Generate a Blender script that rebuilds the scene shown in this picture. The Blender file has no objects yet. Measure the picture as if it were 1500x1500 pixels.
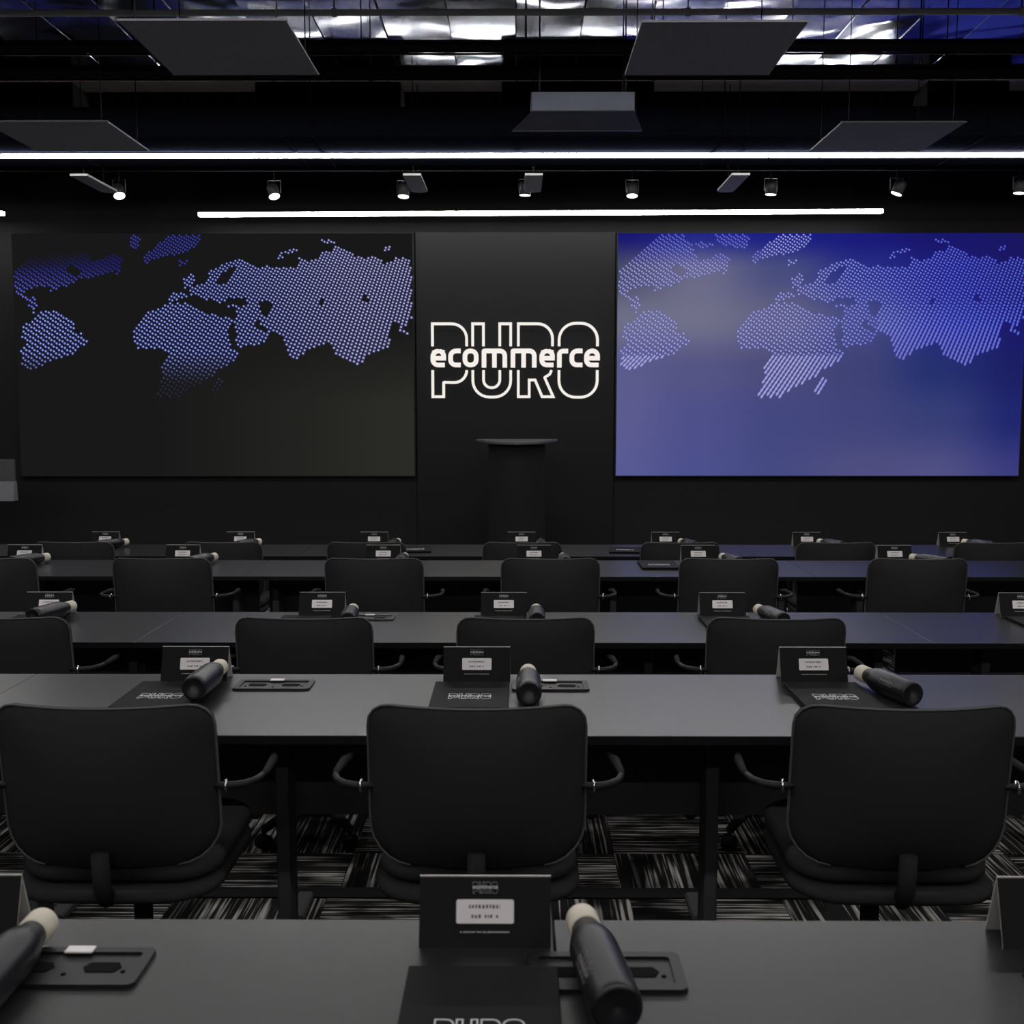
import bpy, math, random
from mathutils import Vector, Matrix
random.seed(7)
PI = math.pi
S = bpy.context.scene
C = S.collection

# ------------------------------------------------------------------ camera, world, exposure
F = 1550.0                                   # focal length in pixels of the 1500 px frame
PITCH = math.atan((750 - 598) / F)
YAW = math.atan(8 / F)
EYE = Vector((0, 0, 1.61))
cam_d = bpy.data.cameras.new('camera'); cam = bpy.data.objects.new('camera', cam_d); C.objects.link(cam)
cam_d.sensor_width = 36; cam_d.lens = 36 * F / 1500
cam_d.dof.use_dof = True; cam_d.dof.focus_distance = 4.6; cam_d.dof.aperture_fstop = 7.5
cam.location = EYE; cam.rotation_euler = (PI / 2 - PITCH, 0, YAW)
S.camera = cam
w = bpy.data.worlds.new('world'); S.world = w; w.use_nodes = True
w.node_tree.nodes['Background'].inputs[0].default_value = (.6, .65, .8, 1)
w.node_tree.nodes['Background'].inputs[1].default_value = 0.02
S.view_settings.view_transform = 'Standard'; S.view_settings.look = 'None'
S.view_settings.exposure = 0.0; S.view_settings.gamma = 1.0; S.view_settings.use_curve_mapping = False
LED = 35.5                                   # radiance of the ceiling light lines

FWD = Vector((-math.sin(YAW) * math.cos(PITCH), math.cos(YAW) * math.cos(PITCH), -math.sin(PITCH)))
RGT = Vector((math.cos(YAW), math.sin(YAW), 0)); UP = RGT.cross(FWD)
def ray(px, py): return FWD * F + RGT * (px - 750) - UP * (py - 750)
def atY(px, py, Y): d = ray(px, py); return EYE + d * (Y / d.y)
def atZ(px, py, Z): d = ray(px, py); return EYE + d * ((Z - EYE.z) / d.z)

# ------------------------------------------------------------------ helpers
def lin(c):
    return tuple(((v / 255) / 12.92 if v / 255 <= .04045 else (((v / 255) + .055) / 1.055) ** 2.4) for v in c)
MATS = {}
def mat(name, col, rough=.6, metal=0., spec=.3, var=.12, scale=30., bump=0., stretch=None, coat=0.):
    m = bpy.data.materials.new(name); m.use_nodes = True; nt = m.node_tree; b = nt.nodes['Principled BSDF']
    tc = nt.nodes.new('ShaderNodeTexCoord'); n = nt.nodes.new('ShaderNodeTexNoise')
    n.inputs['Scale'].default_value = scale; n.inputs['Detail'].default_value = 3
    if stretch:
        mp = nt.nodes.new('ShaderNodeMapping'); mp.inputs['Scale'].default_value = stretch
        nt.links.new(tc.outputs['Object'], mp.inputs['Vector']); nt.links.new(mp.outputs[0], n.inputs['Vector'])
    else: nt.links.new(tc.outputs['Object'], n.inputs['Vector'])
    mx = nt.nodes.new('ShaderNodeMix'); mx.data_type = 'RGBA'
    mx.inputs[6].default_value = (*[max(0, c * (1 - var)) for c in col], 1)
    mx.inputs[7].default_value = (*[min(1, c * (1 + var)) for c in col], 1)
    nt.links.new(n.outputs['Fac'], mx.inputs[0]); nt.links.new(mx.outputs[2], b.inputs['Base Color'])
    b.inputs['Roughness'].default_value = rough; b.inputs['Metallic'].default_value = metal
    b.inputs['Specular IOR Level'].default_value = spec
    b.inputs['Coat Weight'].default_value = coat
    if bump:
        bp = nt.nodes.new('ShaderNodeBump'); bp.inputs['Strength'].default_value = bump; bp.inputs['Distance'].default_value = .02
        nt.links.new(n.outputs['Fac'], bp.inputs['Height']); nt.links.new(bp.outputs[0], b.inputs['Normal'])
    MATS[name] = m; return m
def emit(name, col, strength):
    m = bpy.data.materials.new(name); m.use_nodes = True; nt = m.node_tree; nt.nodes.clear()
    e = nt.nodes.new('ShaderNodeEmission'); o = nt.nodes.new('ShaderNodeOutputMaterial')
    e.inputs[0].default_value = (*col, 1); e.inputs[1].default_value = strength
    nt.links.new(e.outputs[0], o.inputs[0]); MATS[name] = m; return m
def emit_attr(name, attr):
    m = emit(name, (0, 0, 0), 1); nt = m.node_tree
    a = nt.nodes.new('ShaderNodeAttribute'); a.attribute_name = attr
    e = [n for n in nt.nodes if n.type == 'EMISSION'][0]
    nt.links.new(a.outputs['Color'], e.inputs[0]); return m

class MB:
    def __init__(s): s.v = []; s.f = []; s.m = []; s.sm = []
    def add(s, vs, fs, mi=0, smooth=False):
        o = len(s.v); s.v += [tuple(p) for p in vs]
        for f in fs: s.f.append([i + o for i in f]); s.m.append(mi); s.sm.append(smooth)
        return s
    def box(s, x0, x1, y0, y1, z0, z1, mi=0, b=0.0):
        if b <= 0:
            vs = [(x, y, z) for z in (z0, z1) for y in (y0, y1) for x in (x0, x1)]
            return s.add(vs, [(0, 2, 3, 1), (4, 5, 7, 6), (0, 1, 5, 4), (2, 6, 7, 3), (0, 4, 6, 2), (1, 3, 7, 5)], mi)
        b = min(b, (x1 - x0) / 2.01, (y1 - y0) / 2.01, (z1 - z0) / 2.01)
        vs = []; idx = {}
        for sx in (0, 1):
            for sy in (0, 1):
                for sz in (0, 1):
                    X = x1 if sx else x0; Y = y1 if sy else y0; Z = z1 if sz else z0
                    dx, dy, dz = (-b if sx else b), (-b if sy else b), (-b if sz else b)
                    for k, p in enumerate(((X, Y + dy, Z + dz), (X + dx, Y, Z + dz), (X + dx, Y + dy, Z))):
                        idx[(sx, sy, sz, k)] = len(vs); vs.append(p)
        fs = []
        g = lambda a, c, d, k: idx[(a, c, d, k)]
        for sx in (0, 1):
            q = [g(sx, 0, 0, 0), g(sx, 1, 0, 0), g(sx, 1, 1, 0), g(sx, 0, 1, 0)]; fs.append(q if sx else q[::-1])
        for sy in (0, 1):
            q = [g(0, sy, 0, 1), g(0, sy, 1, 1), g(1, sy, 1, 1), g(1, sy, 0, 1)]; fs.append(q if sy else q[::-1])
        for sz in (0, 1):
            q = [g(0, 0, sz, 2), g(1, 0, sz, 2), g(1, 1, sz, 2), g(0, 1, sz, 2)]; fs.append(q if sz else q[::-1])
        for a in (0, 1):
            for c in (0, 1):
                fs.append([g(0, a, c, 1), g(1, a, c, 1), g(1, a, c, 2), g(0, a, c, 2)])
                fs.append([g(a, 0, c, 0), g(a, 1, c, 0), g(a, 1, c, 2), g(a, 0, c, 2)])
                fs.append([g(a, c, 0, 0), g(a, c, 1, 0), g(a, c, 1, 1), g(a, c, 0, 1)])
        for sx in (0, 1):
            for sy in (0, 1):
                for sz in (0, 1): fs.append([g(sx, sy, sz, 0), g(sx, sy, sz, 1), g(sx, sy, sz, 2)])
        return s.add(vs, fs, mi)
    def tube(s, path, r, n=8, mi=0, cap=True):
        P = [Vector(p) for p in path]; R = r if isinstance(r, (list, tuple)) else [r] * len(P)
        vs = []; fs = []; ref = None
        for i, p in enumerate(P):
            t = (P[min(i + 1, len(P) - 1)] - P[max(i - 1, 0)]).normalized()
            if ref is None:
                ref = Vector((0, 0, 1)) if abs(t.z) < .9 else Vector((1, 0, 0))
            u = ref - t * ref.dot(t)
            if u.length < 1e-5: u = t.orthogonal()
            u.normalize(); ref = u; v = t.cross(u)
            for k in range(n):
                a = 2 * PI * k / n; vs.append(p + (u * math.cos(a) + v * math.sin(a)) * R[i])
        for i in range(len(P) - 1):
            for k in range(n):
                a, b = i * n + k, i * n + (k + 1) % n; fs.append((a, b, b + n, a + n))
        if cap: fs.append(list(range(n))[::-1]); fs.append([len(vs) - n + k for k in range(n)])
        return s.add(vs, fs, mi, True)
    def lathe(s, prof, n=20, mi=0, M=None):
        vs = []; fs = []
        for r, z in prof:
            for k in range(n):
                a = 2 * PI * k / n; p = Vector((r * math.cos(a), r * math.sin(a), z)); vs.append(M @ p if M else p)
        for i in range(len(prof) - 1):
            for k in range(n):
                a, b = i * n + k, i * n + (k + 1) % n; fs.append((a, b, b + n, a + n))
        fs.append(list(range(n))[::-1]); fs.append([len(vs) - n + k for k in range(n)])
        return s.add(vs, fs, mi, True)
    def prism(s, pts, z0, z1, mi=0):          # pts counter-clockwise in xy
        n = len(pts); vs = [(x, y, z0) for x, y in pts] + [(x, y, z1) for x, y in pts]
        fs = [list(range(n))[::-1], [n + k for k in range(n)]] + [(k, (k + 1) % n, n + (k + 1) % n, n + k) for k in range(n)]
        return s.add(vs, fs, mi)
    def mesh(s, name, mats):
        me = bpy.data.meshes.new(name); me.from_pydata(s.v, [], s.f)
        for m in (mats if isinstance(mats, (list, tuple)) else [mats]): me.materials.append(MATS[m])
        me.polygons.foreach_set('material_index', s.m); me.polygons.foreach_set('use_smooth', s.sm)
        me.update(); return me
    def build(s, name, mats, parent=None, loc=None):
        o = bpy.data.objects.new(name, s.mesh(name, mats)); C.objects.link(o)
        if parent is not None: o.parent = parent
        if loc is not None: o.location = loc
        return o
def tag(o, label=None, cat=None, group=None, kind=None):
    if label: o['label'] = label
    if cat: o['category'] = cat
    if group: o['group'] = group
    if kind: o['kind'] = kind
    return o
def empty(name, loc=(0, 0, 0), rz=0):
    o = bpy.data.objects.new(name, None); C.objects.link(o); o.location = loc; o.rotation_euler = (0, 0, rz)
    o.empty_display_size = .05; return o
def inst(name, me, parent, loc=(0, 0, 0), rot=(0, 0, 0), scale=None):
    o = bpy.data.objects.new(name, me); C.objects.link(o); o.parent = parent; o.location = loc; o.rotation_euler = rot
    if scale: o.scale = scale
    return o
def copy_tree(o, parent=None):
    c = o.copy(); C.objects.link(c); c.parent = parent
    for ch in [x for x in o.children]: copy_tree(ch, c)
    return c
def rpath(pts, rad, closed=False, seg=7):
    out = []; n = len(pts)
    for i, p in enumerate(pts):
        r = rad[i] if isinstance(rad, (list, tuple)) else rad
        if r <= 0 or (not closed and i in (0, n - 1)): out.append(Vector(p)); continue
        a = Vector(pts[i - 1]); b = Vector(pts[(i + 1) % n]); p = Vector(p)
        u = (a - p); v = (b - p); lu, lv = u.length, v.length; u.normalize(); v.normalize()
        half = math.acos(max(-1, min(1, u.dot(v)))) / 2
        t = min(r / max(math.tan(half), 1e-4), lu * .98, lv * .98); rr = t * math.tan(half)
        c = p + (u + v).normalized() * (rr / math.sin(half)); s0 = p + u * t - c; s1 = p + v * t - c
        a0 = math.atan2(s0.y, s0.x); da = math.atan2(s1.y, s1.x) - a0
        while da > PI: da -= 2 * PI
        while da < -PI: da += 2 * PI
        for k in range(seg + 1):
            q = a0 + da * k / seg; out.append(c + Vector((math.cos(q), math.sin(q))) * rr)
    return out
def ribbon(mb, pts, wd, closed=False, depth=1.0, fn=None, mi=0):
    """flat stroke of width wd along 2-D pts, given thickness; fn maps (x, y, z) to a point"""
    n = len(pts); L = []; Rr = []
    for i in range(n):
        if closed: a, b = pts[i - 1], pts[(i + 1) % n]
        else: a, b = pts[max(i - 1, 0)], pts[min(i + 1, n - 1)]
        p = pts[i]; d1 = (p - a); d2 = (b - p)
        if d1.length < 1e-6: d1 = d2
        if d2.length < 1e-6: d2 = d1
        d1 = d1.normalized(); d2 = d2.normalized(); t = (d1 + d2)
        t = t.normalized() if t.length > 1e-6 else d1
        nn = Vector((-t.y, t.x)); k = max(.35, nn.dot(Vector((-d1.y, d1.x)))); h = wd / 2 / k
        L.append(p + nn * h); Rr.append(p - nn * h)
    fn = fn or (lambda x, y, z: (x, y, z)); vs = []
    for z in (0, depth):
        for q in (L, Rr): vs += [fn(p.x, p.y, z) for p in q]
    fs = []
    for i in range(n if closed else n - 1):
        j = (i + 1) % n
        fs += [(i, n + i, n + j, j), (2 * n + i, 2 * n + j, 3 * n + j, 3 * n + i), (i, j, 2 * n + j, 2 * n + i), (n + i, 3 * n + i, 3 * n + j, n + j)]
    if not closed: fs += [(0, 2 * n, 3 * n, n), (n - 1, 2 * n - 1, 4 * n - 1, 3 * n - 1)]
    mb.add(vs, fs, mi)

# ------------------------------------------------------------------ materials
mat('wall_black', (.021, .021, .0214), .85, spec=.1)
mat('panel_black', (.0105, .0106, .0112), .5, spec=.2, scale=6, stretch=(1, 1, 8))
mat('desk_top', (.019, .0188, .0195), .31, spec=.65, var=.07, scale=9)
mat('desk_edge', (.010, .010, .0105), .8, spec=.1)
mat('desk_frame', (.075, .075, .076), .8, spec=.1)
mat('chair_fabric', (.031, .031, .0318), .95, spec=.05, scale=300)
mat('chair_piping', (.085, .085, .09), .5, spec=.4)
mat('chair_plastic', (.013, .013, .0135), .5, spec=.25)
mat('chair_base', (.022, .022, .0225), .8, spec=.08)
mat('chrome', (.75, .74, .73), .2, 1.)
mat('card_black', (.017, .017, .0175), .8, spec=.08)
mat('card_white', (.62, .60, .58), .8, spec=.1, var=.03)
mat('label_white', (.90, .85, .85), .8, spec=.1, var=.03)
mat('ink_grey', (.16, .15, .15), .8)
mat('print_white', (.62, .62, .63), .7, spec=.2, var=.05)
mat('folder_black', (.006, .006, .0066), .6, spec=.12)
mat('print_grey', (.20, .19, .19), .7)
mat('bottle_black', (.007, .0073, .010), .36, .0, spec=.5)
mat('cap_cream', (.72, .66, .55), .55, spec=.3, scale=14, var=.1)
mat('socket_plastic', (.012, .012, .014), .42, spec=.4)
mat('socket_hole', (.004, .004, .004), .8, spec=.1)
mat('steel_grey', (.30, .30, .31), .4, .6)
mat('acoustic_grey', (.60, .61, .66), .95, spec=.1, scale=60, var=.25)  # slight blue tint stands in for the screens' blue light
mat('frame_grey', (.12, .12, .135), .6)
mat('ceiling_black', (.02, .02, .0205), .9, spec=.1)
mat('duct_metal', (.016, .018, .030), .6, 0., spec=0., scale=3, var=.3, bump=.1)  # blue in the base colour stands in for the missing sheen
mat('hood_metal', (.16, .17, .22), .4, .5, scale=4, var=.3)  # blue-grey base colour stands in for blue reflections
mat('concrete', (.70, .62, .60), .95, spec=.1, scale=5, var=.35)
mat('pipe_red', (.06, .006, .006), .7, spec=.1)
mat('lamp_body', (.05, .05, .054), .45, spec=.4)
mat('bar_grey', (.55, .54, .54), .7, scale=12, var=.2)
mat('conduit_grey', (.72, .72, .74), .6, spec=.3)
mat('rod_black', (.02, .02, .022), .5)
mat('monitor_grey', (.20, .20, .22), .35, spec=.5)
mat('lectern_black', (.022, .022, .0225), .8, spec=.05)
mat('lectern_top', (.10, .10, .105), .25, spec=.5)
emit('led_white', (1, .985, .97), LED)
emit('spot_glow', (1, .97, 1), 3)
emit('sign_glow', (1, .94, .885), .93)
emit_attr('screen_picture', 'picture')

# foil: wrinkled silver insulation sheets
m = bpy.data.materials.new('foil'); m.use_nodes = True; MATS['foil'] = m; nt = m.node_tree; b = nt.nodes['Principled BSDF']
b.inputs['Base Color'].default_value = (.30, .32, .38, 1); b.inputs['Metallic'].default_value = 1; b.inputs['Roughness'].default_value = .12
tc = nt.nodes.new('ShaderNodeTexCoord'); n1 = nt.nodes.new('ShaderNodeTexNoise'); n1.inputs['Scale'].default_value = 1.5; n1.inputs['Detail'].default_value = .6; n1.inputs['Distortion'].default_value = .8
oi = nt.nodes.new('ShaderNodeObjectInfo'); va = nt.nodes.new('ShaderNodeVectorMath'); va.operation = 'ADD'
vs_ = nt.nodes.new('ShaderNodeMath'); vs_.operation = 'MULTIPLY'; vs_.inputs[1].default_value = 40
nt.links.new(oi.outputs['Random'], vs_.inputs[0]); nt.links.new(tc.outputs['Object'], va.inputs[0]); nt.links.new(vs_.outputs[0], va.inputs[1]); nt.links.new(va.outputs[0], n1.inputs['Vector'])
bp = nt.nodes.new('ShaderNodeBump'); bp.inputs['Strength'].default_value = .5; bp.inputs['Distance'].default_value = .06
nt.links.new(n1.outputs['Fac'], bp.inputs['Height']); nt.links.new(bp.outputs[0], b.inputs['Normal'])

# carpet: charcoal loop pile with pale broken stripes running along each tile
m = bpy.data.materials.new('carpet'); m.use_nodes = True; MATS['carpet'] = m; nt = m.node_tree; b = nt.nodes['Principled BSDF']
b.inputs['Roughness'].default_value = .95; b.inputs['Specular IOR Level'].default_value = .1
tc = nt.nodes.new('ShaderNodeTexCoord'); oi = nt.nodes.new('ShaderNodeObjectInfo'); mu = nt.nodes.new('ShaderNodeMath'); mu.operation = 'MULTIPLY'; mu.inputs[1].default_value = 23
va = nt.nodes.new('ShaderNodeVectorMath'); va.operation = 'ADD'
nt.links.new(oi.outputs['Random'], mu.inputs[0]); nt.links.new(tc.outputs['Object'], va.inputs[0]); nt.links.new(mu.outputs[0], va.inputs[1])
def stretched(scale, detail):
    mp = nt.nodes.new('ShaderNodeMapping'); mp.inputs['Scale'].default_value = scale; n = nt.nodes.new('ShaderNodeTexNoise')
    n.inputs['Scale'].default_value = 1; n.inputs['Detail'].default_value = detail
    nt.links.new(va.outputs[0], mp.inputs[0]); nt.links.new(mp.outputs[0], n.inputs['Vector']); return n
na = stretched((95, 2.6, 1), 1); nb = stretched((9, 5, 1), 2)
cr = nt.nodes.new('ShaderNodeValToRGB'); cr.color_ramp.elements[0].position = .50; cr.color_ramp.elements[0].color = (.018, .017, .017, 1)
cr.color_ramp.elements[1].position = .66; cr.color_ramp.elements[1].color = (.50, .475, .45, 1)
nt.links.new(na.outputs['Fac'], cr.inputs[0])
cr2 = nt.nodes.new('ShaderNodeValToRGB'); cr2.color_ramp.elements[0].position = .38; cr2.color_ramp.elements[0].color = (.12, .12, .12, 1); cr2.color_ramp.elements[1].position = .6
nt.links.new(nb.outputs['Fac'], cr2.inputs[0])
mx = nt.nodes.new('ShaderNodeMix'); mx.data_type = 'RGBA'; mx.blend_type = 'MULTIPLY'; mx.inputs[0].default_value = 1
nt.links.new(cr.outputs[0], mx.inputs[6]); nt.links.new(cr2.outputs[0], mx.inputs[7]); nt.links.new(mx.outputs[2], b.inputs['Base Color'])

# ------------------------------------------------------------------ the room
XW, YB, YF, ZC = 6.6, -3.6, 10.5, 4.21
T1, T2, T3 = 0.0, -.092, -.184           # three shallow tiers of floor
S1, S2 = 3.42, 6.66                      # step edges
def struct(o): o['kind'] = 'structure'; return o
fl = MB()
for y0, y1, z in ((YB, S1, T1), (S1, S2, T2), (S2, YF, T3)): fl.box(-XW, XW, y0, y1, -.5, z - .006)
floor = struct(fl.build('floor', 'carpet'))
tile_me = MB().box(-.2485, .2485, -.2485, .2485, -.004, 0, b=.0015).mesh('carpet_tile', 'carpet')
for ix in range(-8, 8):
    for (y, z) in [(S1 - .32 - .5 * k, T1) for k in range(2)] + [(S1 + .25 + .5 * k, T2) for k in range(4)]:
        t = inst('carpet_tile', tile_me, floor, (ix * .5 + .12, y, z), (0, 0, PI / 2 * ((ix + round(y * 2)) % 2)))
struct(MB().box(-XW, XW, S1 - .068, S1 + .004, T1 - .03, T1 + .003).build('trim_1', 'desk_edge'))
struct(MB().box(-XW, XW, S2 - .068, S2 + .004, T2 - .03, T2 + .003).build('trim_2', 'desk_edge'))
struct(MB().box(-XW, XW, YF, YF + .15, -.5, ZC).build('wall_front', 'wall_black'))
struct(MB().box(-XW, XW, YB - .15, YB, -.5, ZC).build('wall_back', 'wall_black'))
struct(MB().box(-XW - .15, -XW, YB, YF, -.5, ZC).build('wall_left', 'wall_black'))
struct(MB().box(XW, XW + .15, YB, YF, -.5, ZC).build('wall_right', 'wall_black'))
ceiling = struct(MB().box(-XW, XW, YB, YF, ZC, ZC + .2).build('ceiling', 'concrete'))
struct(MB().box(-XW, XW, 9.03, YF, 3.92, ZC).build('trim_3', 'ceiling_black'))
foil_me = MB().box(-.222, .222, -.71, .71, -.012, 0, b=.004).mesh('foil_sheet', 'foil')
for i in range(26):
    for j in range(2):
        inst('foil_sheet', foil_me, ceiling, (-5.6 + i * .447, 6.2 + j * 1.43, ZC - .016), (random.uniform(-.012, .012), random.uniform(-.03, .03), 0))

# logo panel between the screens
pl, pr = atY(608, 500, YF).x + .012, atY(902, 500, YF).x - .012
zt, zb = atY(750, 343, YF).z, atY(750, 696, YF).z
struct(MB().box(pl, pr, YF - .03, YF, T3, zt + .02, b=.004).build('wall_logo_panel', 'panel_black'))

# ------------------------------------------------------------------ video walls with a dotted world map
LAND = [
 [(71,344),(119,344),(133,357),(139,373),(143,385),(176,371),(188,378),(184,393),(180,405),(176,397),(154,403),(126,408),(108,417),(89,423),(80,430),(83,420),(56,420),(45,428),(43,437),(30,433),(26,402),(41,383),(56,373),(74,353)],
 [(43,432),(60,435),(62,446),(56,455),(72,458),(66,462),(53,456),(46,441),(36,436)],
 [(65,453),(87,455),(102,463),(114,473),(116,484),(124,486),(134,498),(116,513),(103,520),(76,529),(56,538),(40,544),(35,533),(33,511),(44,503),(36,495),(38,482),(41,474),(55,465)],
 [(218,377),(222,387),(233,380),(253,375),(272,372),(297,362),(303,345),(260,345),(240,357)],
 [(134,361),(143,355),(168,359),(153,365),(143,364)], [(161,345),(213,345),(216,352),(208,366),(196,364),(190,360),(175,362)],
 [(270,382),(285,381),(283,388),(271,389)], [(273,410),(285,400),(293,401),(291,412),(288,423),(276,421)],
 [(252,438),(260,426),(275,429),(282,431),(283,422),(298,415),(312,412),(311,403),(318,394),(333,388),(350,382),(362,380),(380,387),(385,392),(398,389),(405,391),(423,392),(440,392),(443,378),(455,382),(465,379),(470,382),(476,370),(488,369),(498,360),(515,366),(523,375),(538,378),(545,375),(557,377),(567,385),(578,382),(586,377),(600,378),(607,385),(607,465),(598,477),(590,479),(580,468),(575,482),(573,508),(557,512),(542,519),(527,535),(515,528),(510,527),(495,516),(490,502),(485,500),(455,512),(442,523),(433,527),(425,512),(415,490),(400,486),(398,495),(385,504),(353,507),(348,505),(350,485),(347,468),(353,450),(335,450),(337,445),(365,448),(370,442),(363,435),(345,435),(335,440),(325,447),(322,442),(303,433),(312,440),(308,441),(293,430),(283,433),(273,437),(257,442)],
 [(287,442),(290,448),(297,453),(310,459),(318,457),(328,462),(345,465),(340,480),(338,495),(343,508),(355,517),(348,527),(338,533),(323,540),(312,550),(290,562),(262,580),(226,580),(237,562),(241,532),(248,518),(238,512),(223,508),(205,508),(197,492),(207,472),(220,457),(240,448),(257,442)],
 [(413,379),(418,369),(440,363),(441,368),(422,373),(418,381)], [(470,348),(496,355),(494,360),(478,355)], [(565,363),(577,361),(577,368),(566,368)], [(322,552),(331,552),(318,575),(309,575)], [(586,482),(592,481),(602,488),(600,492)]]
HOLE = [[(322,408),(340,395),(350,391),(351,398),(347,404),(340,414),(327,418)], [(385,442),(399,438),(403,448),(399,460),(389,460)], [(378,473),(382,468),(390,478),(401,483),(387,484)], [(106,393),(116,388),(126,398),(121,402),(112,399)], [(470,438),(477,436),(479,444),(472,446)], [(536,432),(543,431),(543,440),(537,440)]]
def inside(x, y, P):
    r = False; j = len(P) - 1
    for i in range(len(P)):
        xi, yi = P[i]; xj, yj = P[j]
        if (yi > y) != (yj > y) and x < (xj - xi) * (y - yi) / (yj - yi) + xi: r = not r
        j = i
    return r
BB = [(min(p[0] for p in P), max(p[0] for p in P), min(p[1] for p in P), max(p[1] for p in P)) for P in LAND]
def land(x, y):
    for P, bb in zip(LAND, BB):
        if bb[0] <= x <= bb[1] and bb[2] <= y <= bb[3] and inside(x, y, P): return not any(inside(x, y, H) for H in HOLE)
    return False
VP = (815, -300)
DOTS = []                                    # dots on strings that fan out from a far point, staggered
k = 0; x0 = -60.0
while x0 < 660:
    dy = VP[1] - 480; y = 342.0 + (2.3 if k % 2 else 0)
    while y < 584:
        x = x0 + (VP[0] - x0) * (480 - y) / (480 + 300)
        step = 3.5 + 1.7 * (y - 342) / 200
        if 29 < x < 606 and land(x, y): DOTS.append((x, y, step))
        y += step
    x0 += 5.75; k += 1
def mix(a, b, t): t = max(0, min(1, t)); return tuple(p + (q - p) * t for p, q in zip(a, b))
GR = [[(22,22,112),(32,38,132),(26,30,130),(25,25,120),(24,22,104),(26,22,96)],
      [(75,76,106),(106,106,136),(72,77,126),(40,45,130),(28,28,120),(26,22,96)],
      [(110,110,135),(112,112,138),(98,98,130),(70,74,130),(38,42,128),(26,24,105)],
      [(92,92,140),(85,85,132),(76,76,122),(62,66,118),(36,48,112),(28,30,100)],
      [(92,92,145),(78,80,138),(68,72,128),(64,68,122),(55,62,118),(32,38,110)],
      [(88,90,148),(76,80,140),(70,74,130),(78,78,128),(80,80,132),(58,60,125)]]  # screen colours with the pale haze mixed in
GV = [0, .15, .35, .55, .75, 1]
def bg_right(u, v):
    v = max(0, min(.9999, v)); u = max(0, min(.9999, u)); j = max(q for q in range(5) if GV[q] <= v); t = (v - GV[j]) / (GV[j + 1] - GV[j]); i = int(u * 5); s = u * 5 - i
    s = s * s * (3 - 2 * s); t = t * t * (3 - 2 * t)
    return mix(mix(GR[j][i], GR[j][i + 1], s), mix(GR[j + 1][i], GR[j + 1][i + 1], s), t)
def bg_left(u, v):
    q = max(0, (u - .35) / .65) * max(0, min(1, (v - .35) / .35)); return mix((24, 24, 24), (43, 43, 39), q)
def look_right(x, y):
    u, v = (x - 28) / 580, (y - 343) / 353; bg = bg_right(u, v)
    d = mix((158, 158, 208), (88, 104, 220), (u - .45) / .4)
    d = mix(d, (118, 112, 204), (y - 470) / 60 if u > .6 else 0)
    if y < 385 and u < .35: d = mix((98, 100, 190), d, (y - 345) / 60)
    return mix(bg, (62, 70, 190), .34), d
def look_left(x, y):
    u = (x - 28) / 580
    if y < 450 and x < 200: d = mix(mix((24, 24, 28), (34, 34, 110), (y + .12 * x - 382) / 22), (110, 112, 205), (y - 388) / 45); f = mix((24, 24, 25), (25, 25, 80), (y + .12 * x - 384) / 22)
    elif y < 392 and x < 310: d = (62, 66, 165); f = (24, 24, 62)
    else: d = mix((142, 156, 222), (176, 174, 216), (x - 330) / 200); f = mix((26, 30, 82), (58, 58, 104), (x - 330) / 200)
    if x < 360 and y > 515: q = (y - 515) / 45; d = mix(d, (40, 40, 58), q); f = mix(f, (25, 25, 28), q)
    return f, d
def picture(me, cols):
    a = me.color_attributes.new('picture', 'FLOAT_COLOR', 'POINT')
    a.data.foreach_set('color', [c for col in cols for c in (*lin(col), 1.0)])
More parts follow.
